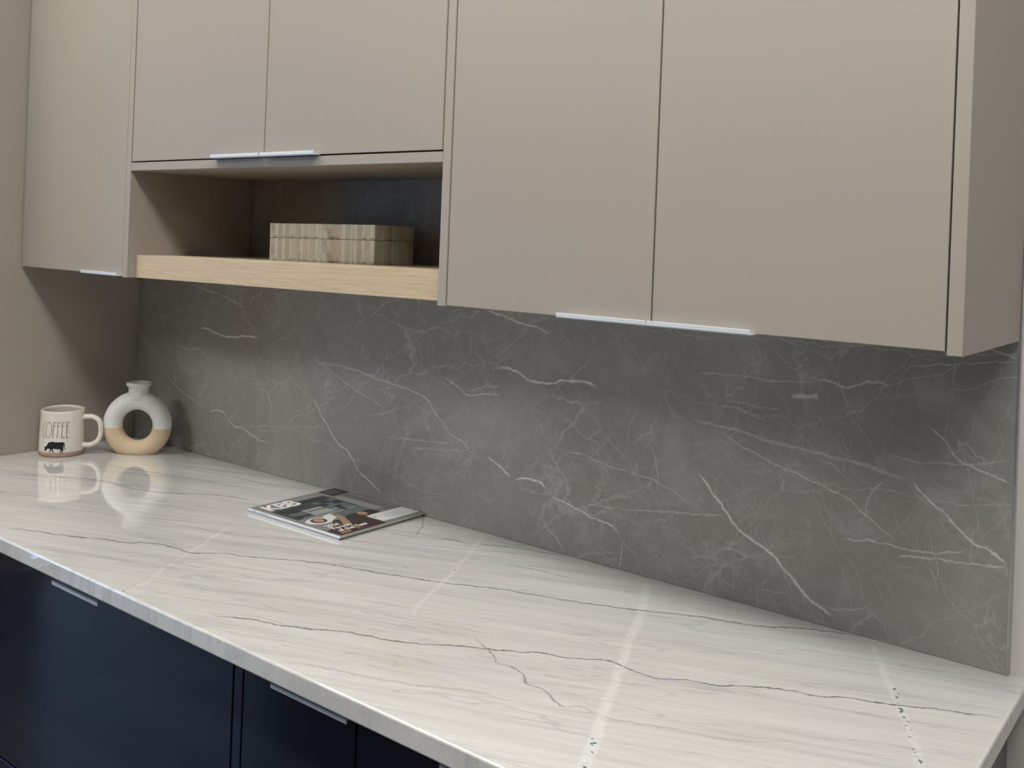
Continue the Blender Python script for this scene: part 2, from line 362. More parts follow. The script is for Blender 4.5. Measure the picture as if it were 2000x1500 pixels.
def mat_slab():
    n = simple('grey_marble_slab', (0.13, 0.13, 0.125), 0.5, 0.35)
    o = n.obj()
    big = n.noise(o, 2.6, 5, 0.62, 0.6)
    mid = n.noise(n.mapping(o, (1, 1, 1), (0, 0.6, 0), (4, 2, 1)), 9, 5, 0.65, 1.2)
    c = n.ramp(big, [(0.28, (0.265, 0.253, 0.236)), (0.50, (0.312, 0.303, 0.286)), (0.72, (0.372, 0.370, 0.352))])
    c = n.mix(n.mapr(mid, 0.52, 0.78, 0.0, 0.5), c, (0.48, 0.48, 0.465))
    haze = n.noise(n.mapping(o, (1, 1, 1.3), (0, 0.35, 0), (1.3, 0, 5.1)), 19, 6, 0.7, 0.6)
    area = n.mapr(n.noise(n.mapping(o, (1, 1, 1), (0, 0, 0), (9, 2, 4)), 3.6, 3, 0.6), 0.42, 0.62)
    c = n.mix(n.math('MULTIPLY', n.mapr(haze, 0.50, 0.72), n.math('MULTIPLY', area, 0.45)), c, (0.50, 0.50, 0.485))
    # fine crossing scratches
    jit = n.vmath('SCALE', n.vmath('SUBTRACT', n.noise(o, 12, 4, 0.6, col=True), (0.5, 0.5, 0.5)), s=0.05)
    acc = None
    for k, (sc, rot, w, st) in enumerate(((3.2, 0.5, 0.006, 0.5), (4.5, -0.9, 0.005, 0.45), (7.0, 1.3, 0.006, 0.4), (2.4, 0.1, 0.004, 0.5), (5.5, 2.2, 0.005, 0.4), (9.0, 0.25, 0.006, 0.24), (11.0, -0.5, 0.006, 0.18))):
        q = n.mapping(n.mapping(n.vmath('ADD', o, jit), (1, 1, 1), (0, rot, 0), (k * 3.3, 0, k)), (0.34, 1, 1.5))
        vo = n.n('ShaderNodeTexVoronoi', feature='DISTANCE_TO_EDGE')
        n.set(vo.inputs['Vector'], q)
        vo.inputs['Scale'].default_value = sc * 1.6
        l = n.mapr(vo.outputs['Distance'], 0.0, w * 1.6, st, 0.0)
        gate = n.mapr(n.noise(n.mapping(o, (1, 1, 1), (0, 0, 0), (k, 5, k * 2)), 5.5, 4, 0.65), 0.42, 0.60)
        l = n.math('MULTIPLY', l, gate)
        acc = l if acc is None else n.math('MAXIMUM', acc, l)
    c = n.mix(acc, c, (0.62, 0.62, 0.60))
    j1 = n.vmath('SCALE', n.vmath('SUBTRACT', n.noise(o, 42, 4, 0.65, col=True), (0.5, 0.5, 0.5)), s=0.014)
    Pd = n.vmath('ADD', o, j1)
    v = vein_mask(n, Pd, BACK, (0, 2))
    v = n.math('MULTIPLY', v, n.mapr(n.noise(o, 60, 3, 0.7), 0.3, 0.6, 0.45, 1.0))
    c = n.mix(n.math('MULTIPLY', v, 0.85), c, (0.88, 0.88, 0.86))
    halo = n.mapr(n.noise(o, 700, 2, 0.5), 0.3, 0.7, 0.93, 1.07)
    hh = n.n('ShaderNodeCombineXYZ')
    for i in range(3): n.set(hh.inputs[i], halo)
    c = n.mix(1.0, c, hh.outputs[0], 'MULTIPLY')
    n.base(c)
    n.bump(mid, 0.05, 0.001)
    return n.m

def mat_bone():
    n = simple('bone_inlay', (0.6, 0.55, 0.42), 0.5, 0.4)
    o = n.obj()
    sep = n.n('ShaderNodeSeparateXYZ'); n.set(sep.inputs[0], o)
    x, y, z = sep.outputs
    u = n.math('ADD', x, y)
    u = n.math('DIVIDE', u, 0.0106)
    idx = n.math('FLOOR', u)
    fr = n.math('FRACT', u)
    wn = n.n('ShaderNodeTexWhiteNoise', noise_dimensions='1D'); n.set(wn.inputs['W'], idx)
    c = n.ramp(wn.outputs['Value'], [(0.0, (0.66, 0.58, 0.43)), (0.35, (0.80, 0.73, 0.57)), (0.7, (0.88, 0.84, 0.70)), (1.0, (0.72, 0.66, 0.51))])
    grain = n.noise(n.mapping(o, (300, 300, 40)), 1.0, 4, 0.65, 0.5)
    c = n.mix(n.mapr(grain, 0.56, 0.76, 0.0, 0.4), c, (0.33, 0.25, 0.15))
    blot = n.noise(n.mapping(o, (1, 1, 0.45)), 45, 4, 0.6)
    c = n.mix(n.mapr(blot, 0.58, 0.75, 0.0, 0.55), c, (0.28, 0.20, 0.12))
    gap = n.mapr(n.math('ABSOLUTE', n.math('SUBTRACT', fr, 0.5)), 0.465, 0.492)
    gap = n.math('MULTIPLY', gap, n.mapr(wn.outputs['Value'], 0.2, 0.5, 0.15, 1.0))
    c = n.mix(n.math('MULTIPLY', gap, 0.7), c, (0.06, 0.045, 0.03))
    # grime along the bottom edge
    low = n.math('MULTIPLY', n.mapr(z, 0.007, 0.0), n.mapr(n.noise(n.mapping(o, (70, 70, 30), (0, 0, 0), (3.3, 0, 0)), 1.0, 4, 0.7), 0.46, 0.62))
    c = n.mix(low, c, (0.035, 0.028, 0.02))
    n.base(c)
    n.bump(n.math('SUBTRACT', grain, gap), 0.3, 0.0006)
    return n.m

def mat_floor():
    n = simple('grey_wood_planks', (0.16, 0.14, 0.12), 0.24, 0.35)
    o = n.obj()
    sep = n.n('ShaderNodeSeparateXYZ'); n.set(sep.inputs[0], o)
    row = n.math('FLOOR', n.math('DIVIDE', sep.outputs[1], 0.18))
    wn = n.n('ShaderNodeTexWhiteNoise', noise_dimensions='1D'); n.set(wn.inputs['W'], row)
    xx = n.math('FLOOR', n.math('DIVIDE', n.math('ADD', sep.outputs[0], n.math('MULTIPLY', wn.outputs['Value'], 1.2)), 1.2))
    w2 = n.n('ShaderNodeTexWhiteNoise', noise_dimensions='2D')
    cb = n.n('ShaderNodeCombineXYZ'); n.set(cb.inputs[0], xx); n.set(cb.inputs[1], row); n.set(w2.inputs['Vector'], cb.outputs[0])
    g = n.noise(n.mapping(o, (2, 30, 1)), 1.5, 4, 0.6, 0.4)
    c = n.ramp(n.math('ADD', n.math('MULTIPLY', w2.outputs['Value'], 0.6), n.math('MULTIPLY', g, 0.4)),
               [(0.2, (0.04, 0.037, 0.034)), (0.5, (0.08, 0.072, 0.066)), (0.8, (0.14, 0.128, 0.118))])
    n.base(c)
    return n.m

def mat_wall():
    n = simple('white_wall_paint', (0.88, 0.86, 0.84), 0.75, 0.3)
    g = n.noise(n.obj(), 260, 3, 0.6)
    n.bump(g, 0.12, 0.0008)
    return n.m

def mat_metal(name, col, rough=0.38):
    n = simple(name, col, rough, 0.5, 1.0)
    g = n.noise(n.mapping(n.obj(), (3, 400, 400)), 1.0, 3, 0.6)
    n.rough(n.mapr(g, 0.3, 0.7, rough - 0.05, rough + 0.05))
    return n.m

def mat_ceramic(name, col, rough, amp=0.05, scale=90):
    n = simple(name, col, rough, 0.5)
    g = n.noise(n.obj(), scale, 3, 0.6)
    n.base(n.mix(n.mapr(g, 0.3, 0.7), tuple(x * (1 - amp) for x in col), tuple(min(1, x * (1 + amp)) for x in col)))
    n.bump(g, 0.08, 0.0004)
    return n.m

def emit(name, col, s):
    n = simple(name, (0.8, 0.8, 0.8), 0.6)
    n.b.inputs['Emission Color'].default_value = (*col, 1)
    n.b.inputs['Emission Strength'].default_value = s
    return n.m

TAUPE, NAVY, OAK, QUARTZ, SLAB = mat_taupe(), mat_navy(), mat_oak(), mat_quartzite(), mat_slab()
ROOMWALL = simple('grey_brown_wall_paint', (0.30, 0.27, 0.25), 0.7, 0.3).m
BONE, FLOOR, WALL = mat_bone(), mat_floor(), mat_wall()
ALU = simple('satin_aluminium', (0.74, 0.80, 0.86), 0.45, 0.6, 0.25).m
TRIM = mat_metal('trim_aluminium', (0.55, 0.55, 0.54), 0.4)
CREAM = mat_ceramic('cream_glaze', (0.78, 0.735, 0.67), 0.16)
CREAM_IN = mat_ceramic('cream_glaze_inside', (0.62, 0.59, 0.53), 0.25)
CLAY = mat_ceramic('raw_terracotta', (0.42, 0.275, 0.22), 0.8, 0.08)
MATTE = mat_ceramic('matte_grey_white', (0.68, 0.69, 0.685), 0.7, 0.03)
SAND = mat_ceramic('matte_sand', (0.62, 0.49, 0.33), 0.75, 0.05)
INK = simple('black_ink', (0.012, 0.013, 0.016), 0.3).m
PLASTER = simple('ceiling_paint', (0.8, 0.8, 0.78), 0.8).m
CEILING = simple('dim_ceiling_tiles', (0.30, 0.29, 0.28), 0.8).m

# ================================================================== the room
def struct(name, d, mat, bev=0.0):
    return tag(boxobj(name, d, mat, None, bev), kind='structure')
FZ = -Z0
CZ = CEIL - Z0
XL_, XR_, YW = -1.74, 5.2, -5.2
struct('floor', (XL_, XR_, YW, 0.2, FZ - 0.05, FZ), FLOOR)
struct('ceiling', (XL_, XR_, YW, 0.2, CZ, CZ + 0.05), CEILING)
struct('wall_back', (XL_, XR_, 0.012, 0.16, FZ, CZ), WALL)
struct('wall_right', (XR_, XR_ + 0.1, YW, 0.2, FZ, CZ), ROOMWALL)
struct('wall_front', (XL_ - 0.1, XR_ + 0.1, YW - 0.1, YW, FZ, CZ), ROOMWALL)
# unseen glazed opening added to the left wall, for bluish fill and reflections
GY0, GY1, GZ1 = -3.20, -1.84, FZ + 2.1
bm = bmesh.new()
box(bm, XL_ - 0.1, XL_, YW, GY0, FZ, CZ)
box(bm, XL_ - 0.1, XL_, GY1, 0.2, FZ, CZ)
box(bm, XL_ - 0.1, XL_, GY0, GY1, GZ1, CZ)
tag(link('wall_left', bm, ROOMWALL), kind='structure')
added_win = tag(empty('added_window_1', (XL_ - 0.05, (GY0 + GY1) / 2, (FZ + GZ1) / 2)), kind='structure')
hw, hh = (GY1 - GY0) / 2, (GZ1 - FZ) / 2
bm = bmesh.new()
for a in (-hw, -0.03, hw - 0.06): box(bm, -0.03, 0.03, a, a + 0.06, -hh, hh)
for a in (-hh, hh - 0.06): box(bm, -0.029, 0.029, -hw, hw, a, a + 0.06)
link('added_window_frame', bm, simple('white_frame', (0.75, 0.75, 0.75), 0.4).m, added_win)
glass = simple('glass', (0.9, 0.95, 1), 0.02); glass.b.inputs['Transmission Weight'].default_value = 1.0
link('pane', box(bmesh.new(), -0.003, 0.003, -hw, hw, -hh, hh), glass.m, added_win)
ld = bpy.data.lights.new('added_blue_fill', 'AREA'); ld.shape = 'RECTANGLE'  # added area lamp just inside the opening, source of the blue light
ld.size, ld.size_y, ld.energy, ld.color = 2.0, 1.25, BLUE_FILL_W, (0.35, 0.60, 1.0)
lo = bpy.data.objects.new('added_blue_fill', ld); COL.objects.link(lo)
lo.location = (XL_ + 0.02, (GY0 + GY1) / 2, (FZ + GZ1) / 2 + Z0); lo.rotation_euler = (0, math.radians(-90), 0)

# ceiling luminaires; the two out in the room are added, unseen fill
for i, (x, y, p, sx, sy, c) in enumerate(TROFFERS):
    t = empty('ceiling_light', (x, y, CZ), 0,
              ['flat white ceiling light panel above the left half of the worktop', 'flat white ceiling light panel above the right half of the worktop', 'added unseen fill panel on the ceiling out in the room, left of the worktop', 'small square fill panel, added unseen on the ceiling, right of the worktop'][i], 'ceiling light', 'ceiling light panels')
    bm = bmesh.new()
    for d in ((-sx / 2 - .03, -sx / 2, -sy / 2 - .03, sy / 2 + .03), (sx / 2, sx / 2 + .03, -sy / 2 - .03, sy / 2 + .03),
              (-sx / 2, sx / 2, -sy / 2 - .03, -sy / 2), (-sx / 2, sx / 2, sy / 2, sy / 2 + .03)):
        box(bm, *d, -0.02, 0.0)
    link('light_frame', bm, PLASTER, t)
    link('diffuser', box(bmesh.new(), -sx / 2, sx / 2, -sy / 2, sy / 2, -0.014, -0.002),
         emit('panel_glow', c, p / (math.pi * sx * sy)), t)
for i, (x, y, p) in enumerate(SPOTS):
    t = empty('downlight', (x, y, CZ), 0, ['round recessed warm downlight above the left wall cabinet',
              'round recessed warm downlight above the right wall cabinet'][i], 'downlight', 'recessed downlights')
    bm = bmesh.new()
    r = [(0.050, -0.001), (0.050, -0.006), (0.066, -0.006), (0.066, 0.0)]
    rings = [[bm.verts.new((a * math.cos(k * math.tau / 32), a * math.sin(k * math.tau / 32), z)) for k in range(32)] for a, z in r]
    for A, B in zip(rings, rings[1:]):
        for k in range(32): bm.faces.new((A[k], A[(k + 1) % 32], B[(k + 1) % 32], B[k]))
    link('trim_ring', bm, PLASTER, t)
    bm = bmesh.new()
    bm.faces.new([bm.verts.new((0.050 * math.cos(k * math.tau / 32), 0.050 * math.sin(k * math.tau / 32), -0.003)) for k in range(32)])
    link('lamp', bm, emit('warm_lamp', (1.0, 0.66, 0.42), p / (math.pi * math.pi * 0.05 ** 2)), t)

# ================================================================== fixed joinery
tag(boxobj('tall_end_panel', (-0.019, 0.0, -0.70, 0.008, FZ + 0.001, 1.60), TAUPE, None, 0.0008),
    'tall taupe end panel that closes the kitchen run on the left, beside the mug', 'panel')
XT = 2.1756
tag(boxobj('backsplash', (0.0015, XT, 0.0, 0.0115, 0.0005, 1.55), SLAB, None, 0.0004),
    'dark grey marble-look slab backsplash with thin white veins, behind the worktop', 'backsplash')
tag(boxobj('edge_trim', (XT + 0.0003, XT + 0.0042, -0.0012, 0.0115, 0.0005, 1.55), TRIM, None, 0.0003),
    'slim metal edge trim along the right end of the grey backsplash', 'trim')
tag(boxobj('countertop', (0.001, 2.2047, -0.65, 0.0112, -0.0284, 0.0), QUARTZ, None, 0.0032, 4),
    'long white quartzite worktop with grey wavy veins and white cross veins', 'countertop')

YF = -0.3252                      # face plane of the wall cabinets
def pull(parent, x, z, yf, w=0.149, proj=0.0148, down=False, lip=0.0070):
    """L-shaped edge pull: plate across the door's edge plus a lip; x = left end, z = the door's edge"""
    bm = bmesh.new()
    if down:   # sits on the top edge of a door, lip hangs down
        box(bm, x, x + w, yf - proj, yf + 0.016, z, z + 0.0014, 0.0003)
        box(bm, x, x + w, yf - proj, yf - proj + 0.0016, z - lip + 0.0014, z + 0.0014, 0.0005)
    else:
        box(bm, x, x + w, yf - proj, yf + 0.016, z - 0.0014, z, 0.0003)
        box(bm, x, x + w, yf - proj, yf - proj + 0.0016, z - 0.0014, z - 0.0014 + lip, 0.0005)
    return link('handle', bm, ALU, parent)
def door(parent, x0, x1, z0, z1, yf, mat, name='door', th=0.019):
    return boxobj(name, (x0, x1, yf, yf + th, z0, z1), mat, parent, 0.0007)

ZT = 1.53
YB = YF + 0.0205
# left wall cabinet
c = empty('wall_cabinet', (0, 0, 0), 0, 'narrow taupe wall cabinet with one door, beside the tall end panel on the left', 'wall cabinet', 'taupe wall cabinets')
boxobj('body', (0.0025, 0.4605, YB, -0.002, 0.4700, ZT), TAUPE, c)
boxobj('side_panel', (0.4612, 0.4794, YF, -0.002, 0.4627, ZT), TAUPE, c, 0.0007)
d = door(c, 0.0040, 0.4604, 0.4667, ZT, YF, TAUPE)
pull(d, 0.3120, 0.4667, YF, 0.1475)
# middle wall cabinet above the niche
c = empty('wall_cabinet', (0, 0, 0), 0, 'taupe two-door wall cabinet in the middle, above the open niche', 'wall cabinet', 'taupe wall cabinets')
boxobj('body', (0.4804, 1.3900, YB, -0.002, 0.7150, ZT), TAUPE, c)
boxobj('bottom_rail', (0.4804, 1.3902, YF, -0.002, 0.6963, 0.7136), TAUPE, c, 0.0006)
d = door(c, 0.4832, 0.9342, 0.7166, ZT, YF, TAUPE)
pull(d, 0.7865, 0.7166, YF, 0.149)
d = door(c, 0.9368, 1.3875, 0.7166, ZT, YF, TAUPE)
pull(d, 0.9405, 0.7166, YF, 0.152)
# right wall cabinet
c = empty('wall_cabinet', (0, 0, 0), 0, 'wide taupe wall cabinet with two tall doors, right of the open niche', 'wall cabinet', 'taupe wall cabinets')
boxobj('body', (1.4082, 2.1600, YB, -0.002, 0.4700, ZT), TAUPE, c)
boxobj('side_panel', (1.3906, 1.4075, YF, -0.002, 0.4650, ZT), TAUPE, c, 0.0007)
boxobj('side_panel', (2.1615, 2.1785, YF, -0.002, 0.4622, ZT), TAUPE, c, 0.0007)
d = door(c, 1.4106, 1.7812, 0.4667, ZT, YF, TAUPE)
pull(d, 1.6340, 0.4667, YF, 0.1472)
d = door(c, 1.7838, 2.1594, 0.4667, ZT, YF, TAUPE)
pull(d, 1.7838, 0.4667, YF, 0.1488)
# the oak shelf of the niche; its left end sits a few millimetres lower, as in the photograph
bm = bmesh.new()
box(bm, 0.4802, 1.3898, -0.3050, -0.0008, -0.0249, 0.0249, 0.0008)
for v in bm.verts: v.co.z += 0.4878 + (v.co.x - 0.4802) / 0.9096 * 0.0082
tag(link('floating_shelf', bm, OAK), 'thick pale oak shelf across the bottom of the open niche', 'shelf')

# ================================================================== base cabinets
YL = -0.62
DB = (-0.0297)
def base_body(parent, x0, x1):
    boxobj('body', (x0, x1, YL + 0.0205, 0.008, FZ + 0.10, DB), NAVY, parent)
    boxobj('toe_kick', (x0, x1, YL + 0.075, 0.004, FZ + 0.001, FZ + 0.0995), NAVY, parent)
c = empty('base_cabinet', (0, 0, 0), 0, 'glossy navy base cabinet at the far left end under the worktop', 'base cabinet', 'navy base cabinets')
base_body(c, 0.003, 0.3785)
d = door(c, 0.005, 0.3775, FZ + 0.105, -0.0447, YL, NAVY)
pull(d, 0.215, -0.0447, YL, down=True)
c = empty('base_cabinet', (0, 0, 0), 0, 'wide glossy navy drawer cabinet under the worktop, on the left of the picture', 'base cabinet', 'navy base cabinets')
base_body(c, 0.3790, 1.2930)
d = door(c, 0.3805, 1.2912, -0.4195, -0.0447, YL, NAVY, 'drawer')
pull(d, 0.8010, -0.0447, YL, 0.149, 0.0150, True, 0.0066)
d = door(c, 0.3805, 1.2912, FZ + 0.105, -0.4232, YL, NAVY, 'drawer')
pull(d, 0.8010, -0.4232, YL, 0.149, 0.0150, True, 0.0030)
c = empty('base_cabinet', (0, 0, 0), 0, 'narrow glossy navy pull-out cabinet in the middle under the worktop', 'base cabinet', 'navy base cabinets')
base_body(c, 1.2933, 1.5458)
boxobj('filler_panel', (1.2948, 1.3138, YL, YL + 0.020, FZ + 0.105, -0.034), NAVY, c, 0.0007)
d = door(c, 1.3168, 1.5440, FZ + 0.105, -0.0402, YL, NAVY)
pull(d, 1.3925, -0.0402, YL, 0.1505, 0.0150, True, 0.0066)
c = empty('base_cabinet', (0, 0, 0), 0, 'glossy navy base cabinet at the right end, cut off by the bottom of the picture', 'base cabinet', 'navy base cabinets')
base_body(c, 1.5461, 2.1610)
d = door(c, 1.5476, 1.8525, FZ + 0.105, -0.0402, YL, NAVY)
pull(d, 1.700, -0.0402, YL, 0.149, 0.015, True, 0.0066)
d = door(c, 1.8555, 2.1595, FZ + 0.105, -0.0402, YL, NAVY)
pull(d, 1.857, -0.0402, YL, 0.149, 0.015, True, 0.0066)
boxobj('side_panel', (2.1615, 2.1800, YL, 0.008, FZ + 0.001, DB), NAVY, c, 0.0007)

# ================================================================== mug
def lathe(bm, prof, n=72, mis=None, fn=None):
    rings = []
    for r, z in prof:
        ring = []
        for k in range(n):
            a = k * math.tau / n
            p = Vector((r * math.cos(a), r * math.sin(a), z))
            if fn: p = fn(p, a)
            ring.append(bm.verts.new(p))
        rings.append(ring)
    for i, (A, B) in enumerate(zip(rings, rings[1:])):
        for k in range(n):
            f = bm.faces.new((A[k], A[(k + 1) % n], B[(k + 1) % n], B[k]))
            if mis: f.material_index = mis[i]
    return rings
def cap(bm, ring, mi=0):
    f = bm.faces.new(ring); f.material_index = mi
def tube(bm, pts, rad, n=12, closed_ends=True, flat=1.0, side=None):
    pts = [Vector(p) for p in pts]
    rings = []
    ref = Vector(side) if side else None
    for i, p in enumerate(pts):
        t = (pts[min(i + 1, len(pts) - 1)] - pts[max(i - 1, 0)]).normalized()
        s = ref if ref else (Vector((0, 0, 1)) if abs(t.z) < 0.9 else Vector((1, 0, 0)))
        b = (s - t * s.dot(t)).normalized()
        c = t.cross(b)
        r = rad[i] if isinstance(rad, (list, tuple)) else rad
        rings.append([bm.verts.new(p + b * r * flat * math.cos(k * math.tau / n) + c * r * math.sin(k * math.tau / n)) for k in range(n)])
    for A, B in zip(rings, rings[1:]):
        for k in range(n): bm.faces.new((A[k], A[(k + 1) % n], B[(k + 1) % n], B[k]))
    if closed_ends:
        bm.faces.new(rings[0]); bm.faces.new(rings[-1])
def smoothpath(ctrl, n=40):
    """Catmull-Rom through the control points"""
    P = [Vector(p) for p in ctrl]
    P = [P[0] * 2 - P[1]] + P + [P[-1] * 2 - P[-2]]
    out = []
    seg = len(P) - 3
    for i in range(n + 1):
        f = i / n * seg
        k = min(int(f), seg - 1); t = f - k
        a, b, c, d = P[k:k + 4]
        out.append(0.5 * ((2 * b) + (c - a) * t + (2 * a - 5 * b + 4 * c - d) * t * t + (3 * b - a - 3 * c + d) * t ** 3))
    return out

MR, MH = 0.0525, 0.1125
# local frame: -y is the printed side; x is where the handle leaves
mug = empty('coffee_mug', (0.0679, -0.2386, 0.0), math.radians(41), 'cream mug printed with COFFEE and a grazing cow, on the worktop by the left panel', 'mug')
def mugr(z):
    t = z / MH
    return MR * (1.0 - 0.045 * t * t) + 0.0006 * math.sin(t * 5)
def mugfn(p, a):
    # hand-pinched rim: gently squared towards the top
    t = max(0.0, p.z / MH - 0.55) / 0.45
    k = 1 + 0.030 * t * math.cos(2 * a) + 0.014 * t * math.cos(4 * a)
    q = Vector((p.x * k, p.y * k, p.z))
    q.z += t * 0.0012 * math.sin(a + 0.4) + t * 0.0006 * math.cos(3 * a)
    return q
bm = bmesh.new()
zs = [0.0115 + (MH - 0.0135) * i / 28 for i in range(29)]
prof = [(mugr(z), z) for z in zs] + [(mugr(MH) - 0.0006, MH - 0.0006), (mugr(MH) - 0.0018, MH), (mugr(MH) - 0.0034, MH - 0.0008)]
inner = [(mugr(z) - 0.0042, z) for z in reversed(zs[1:])] + [(MR - 0.012, 0.009), (0.012, 0.0075)]
mis = [0] * (len(prof) + 1) + [1] * (len(inner) - 2)
rs = lathe(bm, prof + inner, 96, mis + [1], mugfn)
cap(bm, rs[-1], 1)
link('mug_body', bm, [CREAM, CREAM_IN], mug, True)
bm = bmesh.new()
rs = lathe(bm, [(0.030, 0.0), (MR - 0.0035, 0.0), (MR - 0.0010, 0.0016), (MR + 0.0002, 0.005), (MR - 0.0004, 0.0128), (MR - 0.002, 0.0132)], 96,
           None, lambda p, a: Vector((p.x, p.y, p.z + (0.0014 * math.sin(a * 2 + 1) + 0.0006 * math.sin(5 * a) if p.z > 0.010 else 0))))
cap(bm, rs[0])
link('mug_base', bm, CLAY, mug, True).data
bm = bmesh.new()
hp = smoothpath([(MR - 0.006, 0, 0.0920), (MR + 0.006, 0, 0.0938), (MR + 0.022, 0, 0.0935), (MR + 0.0355, 0, 0.086), (MR + 0.0415, 0, 0.070),
                 (MR + 0.0415, 0, 0.050), (MR + 0.035, 0, 0.034), (MR + 0.021, 0, 0.0245), (MR + 0.007, 0, 0.0225), (MR - 0.006, 0, 0.0245)], 48)
rad = [0.0058 + 0.0016 * (abs(i / 48 - 0.5) * 2) ** 3 for i in range(49)]
tube(bm, hp, rad, 16, flat=1.25, side=(0, 1, 0))
link('mug_handle', bm, CREAM, mug, True)
# printing, wrapped round the body
def wrap(s, z, off=0.0003):
    r = mugr(z) + off
    a = -math.pi / 2 + s / MR
    return mugfn(Vector((r * math.cos(a), r * math.sin(a), z)), a % math.tau)
def stroke(bm, pts, w=0.0012):
    path = []
    for a, b in zip(pts, pts[1:]):
        n = max(1, int((Vector(b) - Vector(a)).length / 0.0015))
        path += [Vector(a).lerp(Vector(b), i / n) for i in range(n)]
    path.append(Vector(pts[-1]))
    L = []; Rr = []
    for i, p in enumerate(path):
        t = (path[min(i + 1, len(path) - 1)] - path[max(0, i - 1)]).normalized()
        nn = Vector((-t.y, t.x)) * w / 2
        L.append(bm.verts.new(wrap(*(p + nn)))); Rr.append(bm.verts.new(wrap(*(p - nn))))
    for i in range(len(path) - 1): bm.faces.new((L[i], L[i + 1], Rr[i + 1], Rr[i]))
bm = bmesh.new()
ZB, ZH = 0.0480, 0.0385
X = -0.0320
def ell(cx, rx, a0, a1, n=36):
    return [(cx + rx * math.cos(math.radians(a0 + (a1 - a0) * i / n)), ZB + ZH / 2 + ZH / 2 * math.sin(math.radians(a0 + (a1 - a0) * i / n))) for i in range(n + 1)]
stroke(bm, ell(X + 0.0075, 0.0075, 72, 290))
stroke(bm, ell(X + 0.0180, 0.0086, 0, 360))
def letter(x, w, low=False, lean=0.0006):
    stroke(bm, [(x, ZB), (x + lean, ZB + ZH)])
    stroke(bm, [(x + lean, ZB + ZH), (x + lean + w, ZB + ZH + 0.0004)])
    stroke(bm, [(x + lean - 0.0004, ZB + ZH * 0.76), (x + lean + w * 0.72, ZB + ZH * 0.765)])
    if low: stroke(bm, [(x, ZB), (x + w * 1.05, ZB + 0.0002)])
letter(X + 0.0298, 0.0062)
letter(X + 0.0402, 0.0062)
letter(X + 0.0504, 0.0066, True)
letter(X + 0.0612, 0.0072, True)
link('lettering', bm, INK, mug)
cow = [(0.0, 14.0), (1.6, 13.0), (2.6, 14.2), (4.0, 13.6), (6.0, 15.0), (8.0, 18.5), (10.5, 22.6), (13.0, 24.6), (17.0, 25.0), (20.0, 26.0), (23.0, 26.2),
       (26.0, 25.0), (32.0, 24.8), (40.0, 24.9), (44.0, 24.4), (46.5, 22.4), (47.4, 18.0), (47.2, 12.0), (48.2, 8.2), (46.8, 7.6), (46.0, 11.0), (46.1, 18.0),
       (45.6, 20.6), (45.0, 16.0), (44.2, 12.0), (44.6, 7.0), (43.2, 2.6), (43.0, 0.2), (40.4, 0.0), (41.4, 3.0), (41.0, 6.6), (40.0, 3.4), (38.6, 0.6),
       (36.0, 0.2), (37.6, 3.6), (38.6, 7.4), (36.0, 8.6), (31.0, 8.4), (26.0, 9.6), (22.4, 9.6), (22.8, 6.0), (24.4, 2.4), (25.0, 0.8), (22.4, 0.4),
       (21.2, 3.8), (19.6, 7.6), (18.4, 8.0), (18.0, 4.6), (16.4, 2.0), (14.0, 0.6), (12.8, 1.4), (15.2, 3.6), (15.8, 7.2), (14.6, 9.4), (11.4, 9.6),
       (8.6, 8.8), (6.6, 6.6), (5.6, 4.6), (3.4, 3.6), (1.2, 3.2), (0.6, 4.8), (1.6, 8.0), (1.6, 11.6)]
bm = bmesh.new()
k = 0.00106
x = 0.05
while x < 48.4:
    xs = x + 0.15
    zz = []
    for (x1, y1), (x2, y2) in zip(cow, cow[1:] + cow[:1]):
        if (x1 <= xs) != (x2 <= xs): zz.append(y1 + (y2 - y1) * (xs - x1) / (x2 - x1))
    zz.sort()
    for a, b in zip(zz[::2], zz[1::2]):
        nseg = max(1, int((b - a) / 3))
        for q in range(nseg):
            za, zb = a + (b - a) * q / nseg, a + (b - a) * (q + 1) / nseg
            vs = [bm.verts.new(wrap(-0.0240 + xx * k, 0.0118 + z_ * k, 0.00035)) for xx, z_ in ((x, za), (x + 0.31, za), (x + 0.31, zb), (x, zb))]
            bm.faces.new(vs)
    x += 0.3
link('cow_print', bm, INK, mug)

# ================================================================== ring vase
vase = empty('ring_vase', (0.1885, -0.1060, 0.0), math.radians(40), 'ring-shaped ceramic vase, grey-white above and sand below, in the left corner', 'vase')
RR, ZC = 0.0622, 0.0725
NU, NV = 96, 32
bm = bmesh.new()
g = []
for i in range(NU):
    u = i * math.tau / NU
    row = []
    for j in range(NV):
        v = j * math.tau / NV
        rt = 0.0232
        rad_ = RR + rt * math.cos(v)
        z_ = ZC + rad_ * math.sin(u)
        x_ = rad_ * math.cos(u)
        y_ = 0.0250 * math.sin(v)
        if z_ < 0.0008:            # standing foot: flattened, with a soft rounded edge
            z_ = 0.0
        row.append(bm.verts.new((x_, y_, z_)))
    g.append(row)
for i in range(NU):
    for j in range(NV):
        try:
            f = bm.faces.new((g[i][j], g[(i + 1) % NU][j], g[(i + 1) % NU][(j + 1) % NV], g[i][(j + 1) % NV]))
        except ValueError:
            pass
